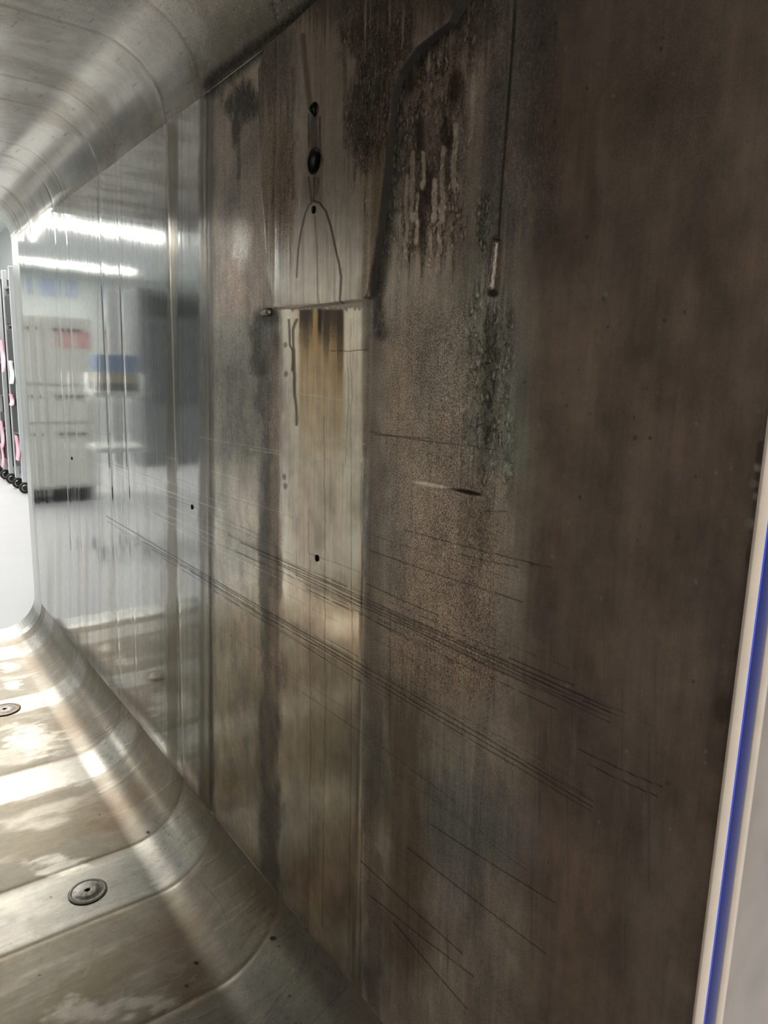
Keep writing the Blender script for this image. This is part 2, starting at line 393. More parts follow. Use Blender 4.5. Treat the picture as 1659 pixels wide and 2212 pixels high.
# rust below the plate
rust = (U > 640) & (U < 745)
fib = fbm(YY*420, ZZ*5, 61, 3); fib2 = fbm(YY*160, ZZ*9, 62, 3)
tan = rust*sm(640, 652, U)*(1-sm(738, 746, U))*sm(664, 674, V)
p.put(tan*(1-sm(700, 1250, V+(fib-.5)*260))*.6, col=(200, 178, 138), stk=.8, metal=.7)
p.put(tan*(1-sm(690, 1000, V+(fib-.5)*300))*.6, col=(176, 138, 84), stk=1.0)
p.put(tan*sm(.45, .62, fib)*(1-sm(700, 1200, V))*.45, col=(146, 114, 68))
for (x0, x1, y1, op) in ((648, 676, 745, .9), (688, 742, 765, .85), (655, 668, 790, .5), (700, 712, 800, .5), (728, 741, 830, .5)):
    k = sm(x0-3, x0+3, U+(fib2-.5)*6)*(1-sm(x1-3, x1+3, U+(fib2-.5)*6))*sm(664, 672, V)*(1-sm(y1-70, y1+12, V+(fib-.5)*70))
    p.put(k*op, col=(58, 46, 33), rough=.4, metal=.5)
p.put(sm(684, 688, U)*(1-sm(692, 696, U))*sm(664, 670, V)*(1-sm(700, 752, V))*.9, col=(26, 24, 26))
p.put(sm(677, 680, U)*(1-sm(684, 688, U))*sm(668, 674, V)*(1-sm(740, 800, V))*.6, col=(196, 156, 92))
p.line([(625, 690), (628, 745), (634, 757), (633, 800)], 1.8, .8, 1.5, wob=2, col=(96, 74, 56), h=.0002)
p.line([(642, 690), (634, 712), (636, 760), (637, 830), (640, 880), (641, 918)], 2.2, .85, 1.5, wob=2, col=(104, 78, 56), h=.0002)
for (x, y) in ((617, 745), (618, 808), (614, 1030), (617, 1050)): p.ell(x, y, 5, 7, .7, edge=.5, ns=.3, col=(104, 82, 66))
for x, y0, y1 in ((757, 690, 2100), (750, 760, 1000), (700, 900, 2000), (668, 1100, 2100), (1188, 1130, 1560), (780, 1000, 2212), (799, 1100, 2212)):
    p.line([(x, y0), (x+3, (y0+y1)/2), (x-4, y1)], .8, .5, 1, wob=3, seed=int(x), col=(112, 98, 82))
# scratches: all run along the chamber
def scr(x0, x1, slope, wd=.7, op=.7, col=(34, 30, 27), off=0.0, brk=.35, seed=1, h=-.00008, soft=.9):
    f = lambda x: 790+(x+330)*slope
    xs_ = np.linspace(x0, x1, 6)
    p.line([(x, f(x)+off+2.0*math.sin(x*.02+seed)) for x in xs_], wd, op, soft, brk=brk, seed=seed, col=col, h=h)
for k in range(15):
    s0 = .437+.0036*k + rs.uniform(-.001, .001); a = rs.uniform(400, 900)
    scr(a, a+rs.uniform(180, 560), s0, rs.choice([.35, .5, .8]), rs.uniform(.25, .7), seed=k, brk=.42)
for k in range(4): scr(520+40*k, 1320, .449+.006*k, .8, .75, seed=k+90, brk=.2)
for k in range(12):
    s0 = .568+.0042*k + rs.uniform(-.001, .001); a = rs.uniform(200, 900)
    scr(a, a+rs.uniform(180, 500), s0, rs.choice([.35, .5, .8]), rs.uniform(.25, .65), seed=k+20, brk=.42)
for k in range(3): scr(230+80*k, 1280, .583+.008*k, .8, .7, seed=k+95, brk=.25)
for k in range(26):
    s0 = rs.uniform(.3, .75); a = rs.uniform(150, 1000)
    scr(a, a+rs.uniform(80, 380), s0, .6, rs.uniform(.2, .5), seed=k+50, brk=.35)
for k in range(24):
    s0 = rs.uniform(.2, .5); a = rs.uniform(80, 500)
    scr(a, a+rs.uniform(60, 260), s0, .7, rs.uniform(.2, .5), col=(226, 224, 216), seed=k+80, brk=.3, h=0)
for (a, b_) in (((800, 933), (1010, 963)), ((810, 938), (930, 947)), ((1010, 960), (1080, 972)), ((715, 758), (795, 755)), ((875, 1145), (1190, 1226)),
                ((990, 1196), (1120, 1225)), ((800, 1190), (1130, 1300)), ((790, 1260), (950, 1330)), ((1250, 1618), (1430, 1700)), ((1270, 1650), (1420, 1720)),
                ((800, 1935), (1025, 2110)), ((780, 1860), (1000, 2060)), ((880, 1830), (1180, 2060)), ((930, 1780), (1200, 1950)), ((850, 1990), (1010, 2180)), ((1100, 1420), (1240, 1480))):
    p.line([a, ((a[0]+b_[0])/2, (a[1]+b_[1])/2+2), b_], .8, .75, .9, col=(34, 30, 27), brk=.2, seed=int(a[0]), h=-.0002)
for (a, b_) in (((635, 985), (752, 1005)), ((540, 970), (770, 1012)), ((620, 940), (790, 960)), ((650, 850), (760, 868))):
    p.line([a, b_], .8, .7, 1.2, col=(214, 208, 196), brk=.2, seed=int(a[1]))
p.ell(932, 1047.5, 42, 5.2, 1, ang=9.5, edge=.35, col=(224, 214, 192), rough=.3, metal=.5, spk=0, h=.0006)
p.ell(1011, 1063.5, 37, 5.6, 1, ang=11.5, edge=.35, col=(30, 22, 18), rough=.6, metal=.2, h=-.0012)
p.line([(892, 1044), (930, 1053), (972, 1059), (1010, 1071), (1047, 1076)], .9, .6, 1.2, col=(190, 180, 164), spk=0)
p.line([(1047, 1072), (1100, 1078)], 1.2, .5, 1.5, col=(140, 130, 116))
p.line([(1045, 1105), (1095, 1104)], 1.5, .5, 1.5, brk=.35, col=(60, 52, 44))
warm = sm(440, 470, U)[..., None]; p.c *= 1+warm*(np.array([1.0, .99, .985])-1); p.c *= 1+.16*(sm(455, 470, U)*(1-sm(1040, 1160, U)))[..., None]  # mid wall also lightened, standing in for glow from the far mouth
X = W - relief(YY) - p.h
# bolt holes through the wall
HOLES = [(0.589, -0.1765, .0032), (0.9150, -0.1765, .0032), (1.573, -0.1778, .0032)]
keep = np.ones(YY.shape, bool)
for y, z, r in HOLES: keep &= ((YY-y)**2+(ZZ-z)**2) > (r*1.0)**2
for y, z, r_ in ((.5934, .1935, .0085), (.5934, .1518, .0038)): keep &= ((YY-y)**2+(ZZ-z)**2) > r_**2
wall_P = np.stack([X, YY, ZZ+H], -1)
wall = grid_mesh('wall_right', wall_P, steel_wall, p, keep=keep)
tag(wall, 'stained stainless steel side wall of the sterilizer chamber, scratched along its length', 'wall', kind='structure')
M_dark = mat('bolt_and_hole_black', (22, 20, 18), .35, .6, noise=.4, nscale=400)  # near-black for the bolt and the insides of the holes
M_rim = mat('worn_steel_rim', (150, 146, 138), .25, 1, noise=.3, nscale=300)
M_weld = mat('weld_steel', (158, 150, 138), .32, .9, noise=.5, nscale=500, bump=.5)
def hole(name, y, z, r, parent, dx=0.0, rim=1.35, depth=.02, cone=0.0):
    """recessed threaded hole: rim ring, throat, bottom; opens towards -x"""
    pr = [(r*rim+cone, -.0), (r*rim+cone, .0006), (r+cone, .0007)]
    if cone: pr += [(r, -cone*.7)]
    for k in range(6): pr += [(r, -.001-cone*.7-k*.0016), (r*.88, -.0018-cone*.7-k*.0016)]
    pr += [(r*.9, -depth), (0.0001, -depth)]
    return MB().lathe(pr, (W-float(relief(np.array([y]))[0])-dx, y, z+H), (-1, 0, 0), 36).build(name, M_dark, parent)
for y, z, r in HOLES: hole('bolt_hole', y, z, r, wall, rim=1.15)

# ---- the deflector plate
poly = np.array([(558, 150), (560, 250), (563, 330), (566, 400), (572, 480), (577, 560), (583, 630), (592, 669), (640, 668), (700, 662), (760, 655), (797, 651), (806, 644), (812, 625), (818, 590),
                 (832, 500), (845, 400), (854, 300), (860, 215), (876, 165), (915, 112), (985, 56), (1020, 0), (1060, -90), (840, -140), (700, -10), (640, 42), (575, 92)], float)
def sdist(U_, V_, pl):
    d = np.full(U_.shape, 1e9); ins = np.zeros(U_.shape, bool); n = len(pl)
    for i in range(n):
        a = pl[i]; b = pl[(i+1) % n]; q = b-a
        t = np.clip(((U_-a[0])*q[0]+(V_-a[1])*q[1])/(q**2).sum(), 0, 1)
        d = np.minimum(d, np.hypot(U_-a[0]-t*q[0], V_-a[1]-t*q[1]))
        c = ((a[1] > V_) != (b[1] > V_)) & (U_ < (b[0]-a[0])*(V_-a[1])/(b[1]-a[1]+1e-12)+a[0]); ins ^= c
    return np.where(ins, d, -d)
i0 = np.where((ys > .33) & (ys < .76))[0]; j0 = np.where(zs > .04)[0]
sub = np.ix_(i0, j0)
zz2 = np.linspace(.045, ZT+.004, 620)
PY, PZ = np.meshgrid(ys[i0], zz2, indexing='ij'); PU, PV = to_px(np.stack([np.full_like(PY, W), PY, PZ], -1))
sd = sdist(PU, PV, poly)
q = Paint(PU, PV, PY, PZ, (170, 160, 148), .30); q.m[:] = .85; q.spk[:] = .35; q.stk[:] = .5
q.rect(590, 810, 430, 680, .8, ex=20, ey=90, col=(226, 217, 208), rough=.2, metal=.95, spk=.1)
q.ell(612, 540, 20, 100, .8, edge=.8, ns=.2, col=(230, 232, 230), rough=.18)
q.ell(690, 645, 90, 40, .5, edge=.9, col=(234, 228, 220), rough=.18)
q.rect(556, 640, 100, 560, .7, ex=14, ey=60, ns=24, seed=3, col=(146, 128, 108), bub=.3, spk=1.0, metal=.6)
q.rect(600, 640, 260, 480, .6, ex=10, ey=50, ns=16, seed=4, col=(104, 84, 56), spk=1.0, metal=.5)
q.rect(556, 640, 60, 240, .7, ex=20, ey=40, ns=22, seed=5, col=(82, 72, 60), bub=.5, metal=.5)
q.rect(770, 900, -60, 350, .9, ex=30, ey=50, ns=60, seed=6, col=(88, 74, 60), bub=.8, spk=.9, metal=.4, rough=.45)
q.ell(800, 300, 50, 70, .6, edge=.7, ns=.4, seed=7, col=(74, 56, 38), bub=1.0)
q.ell(815, 180, 40, 100, .5, edge=.7, ns=.4, seed=8, col=(84, 80, 70), bub=1.0)
q.rect(640, 1100, -300, 50, .6, ex=30, ey=40, ns=16, seed=9, col=(88, 80, 70), bub=.4)
q.rect(790, 850, 350, 650, .55, ex=14, ey=60, ns=14, seed=10, col=(170, 148, 122), spk=.9)
q.line([(556, 150), (562, 330), (572, 480), (592, 669), (700, 662), (797, 651), (810, 640), (833, 500), (856, 300), (862, 215), (878, 165), (915, 112), (985, 56)], 4, .8, 5, wob=3, col=(52, 42, 32), metal=.5, rough=.45)
q.line([(790, 640), (800, 600), (812, 520), (832, 350), (838, 240)], 8, .5, 14, wob=5, col=(104, 84, 60), spk=.6)
q.line([(812, 640), (822, 570), (833, 500), (856, 300), (862, 215), (878, 165), (915, 112), (985, 56), (1030, -20)], 8, .97, 3, wob=1, col=(30, 24, 18), metal=.1, rough=.8, spk=.2, bub=.3)  # near-black paint shades the edge slope that otherwise catches light
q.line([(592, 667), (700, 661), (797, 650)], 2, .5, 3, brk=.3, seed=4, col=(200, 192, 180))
for r_ in (((640, 150), (638, 300), (640, 430)), ((752, 60), (754, 200), (754, 320))): q.line(r_, 3, .4, 5, wob=5, bub=1.0, col=(92, 82, 68))
q.line([(663, 80), (667, 130), (674, 190), (679, 235)], 5, .65, 4, col=(78, 62, 48))
q.line([(686, 245), (688, 290), (688, 330)], 8, .8, 7, wob=5, col=(60, 52, 46), rough=.4, metal=.6)
q.line([(675, 250), (676, 320)], 1.5, .8, 1.5, col=(60, 40, 24)); q.line([(700, 255), (701, 330), (706, 350)], 1.5, .8, 1.5, col=(60, 40, 24))
q.ell(688, 352, 20, 36, .6, edge=.5, col=(86, 72, 60))
q.rect(665, 705, 380, 440, .5, ex=6, ey=14, col=(110, 92, 76))
q.line([(688, 386), (687, 435)], 1.6, .85, 1.4, col=(62, 42, 26)); q.line([(676, 385), (681, 420), (682, 436)], 2, .7, 1.5, col=(70, 50, 34)); q.line([(697, 388), (693, 420)], 2.5, .6, 2, col=(80, 58, 40))
q.line([(684, 438), (676, 446), (668, 466), (660, 500), (653, 545), (650, 600)], 1.5, .8, 1.6, wob=1, col=(84, 62, 44))
q.line([(688, 436), (700, 440), (714, 458), (724, 490), (732, 530), (742, 575), (746, 600), (742, 655)], 2.0, .85, 1.6, wob=1.5, col=(72, 52, 36))
q.line([(690, 470), (693, 530), (694, 600), (697, 662)], 1.3, .6, 1.8, wob=1.5, col=(120, 96, 74))
for x in (612, 634, 662, 715, 728, 765): q.line([(x, 500), (x+2, 600), (x+2, 668)], 1.5, .3, 3, wob=2, seed=x, col=(140, 128, 114))
q.c *= np.array([1.10, 1.07, 1.05])
th = -.0012 + .0057*sm(-3, 8, sd)
left = sm(700, 560, PU)*sm(420, 250, PV)                     # the plate dies into the wall at its upper left
th = th*(1-.8*left)
PX = W - relief(PY) - th
kp = sd > -4
PH = [(0.5934, 0.1935, .0068, .0045), (0.5934, 0.1518, .0030, 0.0)]
for y, z, r, c in PH: kp &= ((PY-y)**2+(PZ-z)**2) > (r+c*.9)**2
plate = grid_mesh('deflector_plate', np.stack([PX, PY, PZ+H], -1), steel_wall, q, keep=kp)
tag(plate, 'tapered grey steel deflector plate welded high on the stained wall, rust under its edge', 'plate')
o = hole('countersunk_hole', .5934, .1935, .0068, plate, dx=.0042, rim=1.04, depth=.03, cone=.0045); o.data.materials[0] = mat('countersink_steel', (40, 38, 36), .4, .6, noise=.5, nscale=200)
hole('screw_hole', .5934, .1518, .0030, plate, dx=.0044, rim=1.2)
b = MB(); bx = W-.0045
b.lathe([(.0001, .0042), (.0020, .0040), (.0024, .0030), (.0040, .0028), (.0044, .0016), (.0044, -.001)], (bx, .595, .2365+H), (-1, 0, -.25), 6)
b.lathe([(.0001, .0016), (.0058, .0011), (.0066, -.001)], (bx, .594, .2365+H), (-1, 0, 0), 24)
tag(b.build('bolt', M_dark), 'blackened bolt head crusted with grime above the countersunk hole', 'bolt')

# ---- weld pin and weld lug
def capsule(name, a, b_, r0, r1, m):
    a = Vector(a); b_ = Vector(b_); d = (b_-a).normalized(); pts = []; rr = []
    for k in range(7):
        t = math.pi/2*(1-k/6); pts.append(a-d*r0*math.sin(t)); rr.append(max(r0*math.cos(t), 1e-5))
    for k in range(1, 12): pts.append(a.lerp(b_, k/12)); rr.append((r0+(r1-r0)*k/12)*(1+.05*math.sin(k*2.1)))
    for k in range(7):
        t = math.pi/2*k/6; pts.append(b_+d*r1*math.sin(t)); rr.append(max(r1*math.cos(t), 1e-5))
    return MB().tube(pts, rr, 20).build(name, m)
wx = lambda y: W-float(relief(np.array([y]))[0])
tag(capsule('weld_pin', (wx(.361)-.0002, .3606, .0925+H), (wx(.361)-.0010, .3622, .0655+H), .0021, .0030, M_weld), 'short rounded steel pin welded upright on the wall right of the deflector plate', 'pin')
tag(capsule('weld_lug', (wx(.70)-.0002, .7030, .0666+H), (wx(.69)-.0012, .6880, .0674+H), .0030, .0040, M_weld), 'small rounded weld lug at the lower left corner of the deflector plate', 'lug')

# ---- floor and ceiling with their rounded corners
def profile(sign, n_dense, n_left):
    """points (x, z, nx, nz) from the right wall tangent round to the left wall tangent; n = inward normal"""
    out = []; zt = ZT if sign > 0 else ZB; XL = -.38
    for k in range(n_dense//3):
        t = math.pi/2*k/(n_dense//3)
        out.append((W-RAD+RAD*math.cos(t), zt+sign*RAD*math.sin(t), -math.cos(t), -sign*math.sin(t)))
    for k in range(n_dense):
        out.append((W-RAD-(.33)*k/n_dense, zt+sign*RAD, 0, -sign))
    for k in range(n_left):
        out.append((W-RAD-.33+(XL+RAD-(W-RAD-.33))*k/n_left, zt+sign*RAD, 0, -sign))
    for k in range(n_left+1):
        t = math.pi/2*(1-k/n_left)
        out.append((XL+RAD-RAD*math.cos(t), zt+sign*RAD*math.sin(t), math.cos(t), -sign*math.sin(t)))
    return np.array(out)
def shell(sign, nd, nl, ny):
    pr = profile(sign, nd, nl)
    yv = Y0+(Y1-Y0)*np.linspace(0, 1, ny)**1.25
    yy = np.broadcast_to(yv[None, :], (len(pr), ny)).copy()
    g = lambda i: np.broadcast_to(pr[:, i][:, None], yy.shape)
    base = np.stack([g(0), yy, g(1)], -1)
    u, v = to_px(base); return pr, yy, base, np.stack([g(2), 0*yy, g(3)], -1), u, v
# floor
pr, yy, base, nrm, fu, fv = shell(-1, 330, 60, 900)
fx = base[..., 0]; dist = np.concatenate([[0], np.cumsum(np.hypot(np.diff(pr[:, 0]), np.diff(pr[:, 1])))]); sarc = np.broadcast_to(dist[:, None], yy.shape)
f = Paint(fu, fv, yy, sarc, (136, 131, 119), .40); f.m[:] = .75; f.spk[:] = .15; f.stk[:] = .35
nn = fbm(yy*16, sarc*8, 3); f.put(sm(.4, .7, nn)*.6, col=(128, 118, 98), rough=.36)
nn = fbm(yy*40, sarc*14, 5); f.put(sm(.5, .75, nn)*.5, col=(172, 168, 158), rough=.26)
corner = 1-sm(RAD*1.2, RAD*2.2, sarc+(fbm(yy*30, sarc*30, 2)-.5)*.08); f.put(corner*.5, col=(160, 154, 144), rough=.3, bub=0)
for c, h in zip(BAND, HW):
    k = 1-sm(h*.75, h*1.05, np.abs(yy-c)); f.put(k*.75, col=(176, 176, 172), rough=.27, metal=.95)
    k = np.exp(-((np.abs(yy-c)-h*1.05)/.010)**2)*(sarc > .13); f.put(k*.3, col=(118, 110, 94))
for (x, y, rx, ry, a) in ((385, 2040, 75, 95, 20), (235, 1775, 70, 62, 20), (420, 2140, 55, 60, 0), (150, 1560, 60, 36, 0), (75, 1440, 34, 28, 0), (40, 1395, 26, 14, 0), (300, 1720, 40, 50, 30)):
    f.ell(x, y, rx, ry, .5, ang=a, edge=.9, ns=.4, seed=int(x), col=(126, 102, 76), rough=.4, metal=.75)
for (x, y, rx, ry) in ((75, 1600, 55, 36), (120, 1680, 60, 18), (22, 1440, 22, 12), (28, 1480, 22, 10), (190, 2185, 90, 30), (330, 2165, 60, 20), (20, 2010, 60, 30), (130, 1870, 60, 20), (60, 1960, 60, 22)):  # pale patches; those near the far mouth put lamp glare into the colour
    f.ell(x, y, rx, ry, .75, edge=.6, ns=.9, seed=int(x)+3, col=(206, 203, 194), rough=.3, metal=.6)
for (x, y, r) in ((590, 2027, 8), (424, 2081, 6), (403, 2130, 5), (320, 1798, 5), (85, 2107, 3), (626, 2152, 4), (110, 1938, 3), (432, 2077, 2), (604, 2044, 3), (215, 1760, 2), (345, 1990, 2)):
    f.ell(x, y, r, r*.7, .95, edge=.35, ns=.1, col=(40, 28, 20), rough=.4, metal=.4)
for pts in ([(418, 2090+60), (400, 2165), (395, 2150), (440, 2138), (470, 2130)], [(425, 1895), (455, 1925), (480, 1960), (500, 2010)], [(640, 2110), (600, 2160), (560, 2212)], [(575, 1960), (545, 2010), (520, 2050)],
            [(750, 2130), (700, 2180), (670, 2212)], [(470, 2180), (430, 2200), (380, 2212)], [(330, 1770), (350, 1785), (365, 1805)]):
    f.line(pts, .8, .4, 1.6, wob=2, col=(108, 94, 76))
for k in range(26):
    x = rs.uniform(20, 640); y = rs.uniform(2050, 2210); L_ = rs.uniform(12, 40)
    f.line([(x, y), (x+L_*.5, y-rs.uniform(-6, 14)), (x+L_, y-rs.uniform(0, 30))], 1.0, .28, 2, wob=8, seed=k, brk=.4, col=(190, 186, 176))
for k in range(40):
    x = rs.uniform(260, 740); y = 1500+(x-260)*1.33+rs.uniform(-30, 90); L_ = rs.uniform(20, 90)
    f.line([(x, y), (x-L_*.5, y+L_*.45), (x-L_, y+L_*.75)], .9, .4, 1.4, wob=3, seed=k+40, col=[(196, 192, 184), (106, 98, 88)][k % 2])
f.c *= np.array([1.03, .99, .93])
FP = base + nrm*((relief(yy)*1.1)[..., None]); FP[..., 2] += H
fl = grid_mesh('floor', FP, steel_floor, f)
tag(fl, 'dull brown-stained stainless steel chamber floor with rounded corners', 'floor', kind='structure')
# ceiling
pr, yy, base, nrm, fu, fv = shell(1, 240, 50, 700)
dist = np.concatenate([[0], np.cumsum(np.hypot(np.diff(pr[:, 0]), np.diff(pr[:, 1])))]); sarc = np.broadcast_to(dist[:, None], yy.shape)
c_ = Paint(fu, fv, yy, sarc, (176, 171, 162), .19); c_.m[:] = .95; c_.spk[:] = .25; c_.stk[:] = .12
nn = fbm(yy*14, sarc*8, 7); c_.put(sm(.45, .7, nn)*.5, col=(126, 112, 94), rough=.33)
nearc = 1-sm(.75, 1.05, yy); c_.put(sm(.25, .5, sarc)*.75, col=(112, 108, 104), rough=.3, metal=.8)  # left half toned dark so its reflection in the right wall darkens
c_.put(nearc*.6, col=(132, 120, 106), rough=.33, spk=.8, metal=.7)
c_.line([(450, 185), (470, 165), (640, 35), (720, -30)], 8, .8, 16, wob=12, col=(46, 40, 34), bub=.9, metal=.4, rough=.55)
for c, h in zip(BAND, HW):
    for e in (c-h, c+h): c_.put(np.exp(-((yy-e)/.003)**2)*.5, col=(108, 100, 90))
for k in range(60):
    x = rs.uniform(0, 560); y = rs.uniform(0, 330); c_.ell(x, y, rs.uniform(2, 9), rs.uniform(1, 3), .5, ang=-35, edge=.6, col=(92, 84, 76))
CP = base + nrm*((relief(yy)*1.3)[..., None]); CP[..., 2] += H
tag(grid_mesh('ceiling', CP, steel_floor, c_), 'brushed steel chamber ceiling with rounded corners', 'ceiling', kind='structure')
# left wall (seen only as it mirrors in the right one)
ya = np.linspace(Y0, Y1, 260); za = np.linspace(ZB, ZT, 140); LY, LZ = np.meshgrid(ya, za, indexing='ij')
l = Paint(LY*0-9e3, LZ*0, LY, LZ, (196, 192, 184), .16); l.m[:] = .95; l.stk[:] = .5; l.spk[:] = .3
l.put(sm(.4, .7, fbm(LY*12, LZ*6, 9))*.4, col=(150, 138, 122))
lw = grid_mesh('wall_left', np.stack([-.38+relief(LY), LY, LZ+H], -1)[::-1], steel_wall, l)
tag(lw, 'stained stainless steel wall of the chamber opposite the scratched one', 'wall', kind='structure')

# ---- floor drain fittings
def fitting(name, x, y, r, label, rust):
    e = empty(name, (x, y, ZB-RAD+H+.001)); tag(e, label, 'drain fitting', 'plugs down the chamber floor' if 0 else None)
    mr = mat('rusty_ring', (150, 112, 70), .35, .7, noise=.5, nscale=300) if rust else mat('limed_ring', (176, 172, 158), .5, .5, noise=.35, nscale=250)
    md = mat('fitting_disc', (160, 156, 146), .38, .8, noise=.4, nscale=160, bump=.3)
    MB().lathe([(r*1.16, 0), (r*1.12, .0006), (r*1.0, .0010), (r*.94, .0006), (r*.92, 0)], (0, 0, 0), (0, 0, 1), 64).build('ring', mr, e)
    MB().lathe([(r*.94, .0004), (r*.7, .0006), (r*.62, .0014), (r*.4, .001), (r*.2, .0016), (r*.14, .0014), (r*.13, -.006), (.0001, -.006)], (0, 0, 0), (0, 0, 1), 64).build('disc', md, e)
    MB().lathe([(r*.135, .0016), (r*.12, .0018), (r*.11, -.004), (.0001, -.004)], (0, 0, 0), (0, 0, 1), 24).build('drain_hole', M_dark, e)
fitting('drain_fitting', .2, .9150, .0215, 'round plug with a tiny dark hole and chalky halo in the nearer floor band', False)
fitting('drain_fitting', .2, 1.562, .026, 'rust-ringed round fitting in the farther floor band, cut by the left edge of the photo', True)

# ---------------------------------------------------------------- front rim with the blue door gasket
M_lip = mat('pale_steel_lip', (192, 180, 165), .35, .35, noise=.12, nscale=60)
M_blue = mat('blue_silicone', (34, 44, 108), .45, 0, noise=.1, nscale=80)
M_face = mat('brushed_face', (132, 124, 114), .36, .7, noise=.35, nscale=22)
M_blue.node_tree.nodes['Principled BSDF'].inputs['Specular IOR Level'].default_value = .15
M_groove = mat('groove_black', (26, 22, 30), .5)
frame = empty('door_frame', (W, Y0, H-.7)); tag(frame, 'steel front rim of the chamber holding the blue door gasket, at the right edge', 'door frame')
def ring_path(off):
    """closed rounded rectangle, off metres outside the chamber wall"""
    pts = []; XL = -.38; r = RAD+off
    for cx, cz, a0 in ((W-RAD, ZT, 0), (XL+RAD, ZT, 90), (XL+RAD, ZB, 180), (W-RAD, ZB, 270)):
        for k in range(17):
            t = math.radians(a0+90*k/16); pts.append((cx+r*math.cos(t), cz+r*math.sin(t)))
    return pts
def ring_solid(name, prof, m, parent):
    """prof: list of (offset, y) swept round the opening"""
    rows = [ring_path(o_) for o_, _ in prof]; n = len(rows[0]); mb = MB(); iv = Matrix.Translation(-Vector((W, Y0, H-.7)))
    for (o_, y_), rw in zip(prof, rows):
        for x, z in rw: mb.v.append(tuple(iv @ Vector((x, y_, z+H))))
    for i in range(len(prof)-1):
        for k in range(n):
            k2 = (k+1) % n; mb.f.append((i*n+k, i*n+k2, (i+1)*n+k2, (i+1)*n+k)); mb.sm.append(True)
    return mb.build(name, m, parent)
fy = Y0
ring_solid('inner_lip', [(-.0066, fy+.0025), (-.0070, fy+.001), (-.0060, fy-.0005), (0, fy-.0008), (.0018, fy), (.0020, fy+.012)], M_lip, frame)
g = ring_solid('gasket', [(.0016, fy+.008), (.0018, fy+.002)]+[(.0098-.0078*math.cos(math.pi*k/14), fy+.002-.0032*math.sin(math.pi*k/14)) for k in range(15)]+[(.0178, fy+.008)], M_blue, frame)
g['label'] = 'blue silicone gasket'
ring_solid('gasket_glint', [(.0020+.0007*math.cos(math.pi*k/5), fy+.0006-.0012*math.sin(math.pi*k/5)) for k in range(6)], mat('glint_blue', (30, 66, 215), .2), frame)['label'] = 'blue glint on the gasket edge, made as a thin ring'  # highlight on the gasket edge modelled as a bright blue ring
ring_solid('groove', [(.0168, fy+.004), (.0198, fy+.004)], M_groove, frame)
ring_solid('outer_lip', [(.0188, fy+.012), (.0190, fy+.001), (.0200, fy-.0005), (.0250, fy-.0005), (.0262, fy+.001), (.0264, fy+.012)], M_lip, frame)
ring_solid('face_plate', [(.0262, fy+.003), (.20, fy+.003), (.20, fy+.06)], M_face, frame)

# ---------------------------------------------------------------- the room beyond
M_rw = mat('room_wall', (206, 212, 210), .6, noise=.04, nscale=2); M_rf = mat('room_floor', (206, 207, 209), .35, noise=.05, nscale=3)
M_rc = mat('room_ceiling', (226, 231, 232), .8, noise=.03, nscale=3)
def slab(name, lo, hi, m, label, cat): return tag(MB().box(lo, hi).build(name, m), label, cat, kind='structure')
CZ = 2.0+H
slab('floor', (-7, 2.05, -.1), (2.2, 16.2, 0), M_rf, 'shiny white floor of the room beyond the chamber', 'floor')
slab('ceiling', (-7, 2.05, CZ), (2.2, 16.2, CZ+.1), M_rc, 'pale ceiling of the room beyond', 'ceiling')
slab('wall_far', (-7, 16, 0), (2.2, 16.1, CZ), M_rw, 'pale far wall of the room beyond', 'wall')
slab('wall_right', (2.0, 2.05, 0), (2.1, 16, CZ), M_rw, 'pale wall behind the wheeled racks', 'wall')
slab('wall_left', (-7, 2.05, 0), (-6.9, 16, CZ), M_rw, 'pale side wall of the room beyond', 'wall')
nb = MB(); x0, x1, z0, z1 = -.38-.052, W+.052, ZB-RAD-.052+H, ZT+RAD+.052+H
nb.box((-7, 2.05, 0), (x0, 2.1, CZ)).box((x1, 2.05, 0), (2.2, 2.1, CZ)).box((x0, 2.05, 0), (x1, 2.1, z0)).box((x0, 2.05, z1), (x1, 2.1, CZ))
tag(nb.build('wall_near', M_rw), 'room wall round the far mouth of the chamber', 'wall', kind='structure')
rim = empty('mouth_rim', (W, Y1, H-.7)); tag(rim, 'thin steel rim round the far mouth of the chamber', 'rim')
mb = MB(); prf = [(0, Y1-.001), (.0, Y1+.03), (.004, Y1+.106), (.05, Y1+.108), (.05, Y1+.05)]
rows = [ring_path(o_) for o_, _ in prf]; n = len(rows[0])
for (o_, y_), rw in zip(prf, rows):
    for x, z in rw: mb.v.append((x-W, y_-Y1, z+.7))
for i in range(len(prf)-1):
    for k in range(n):
        k2 = (k+1) % n; mb.f.append((i*n+k, i*n+k2, (i+1)*n+k2, (i+1)*n+k)); mb.sm.append(False)
mb.build('collar', mat('rim_steel', (196, 196, 192), .25, 1), rim)

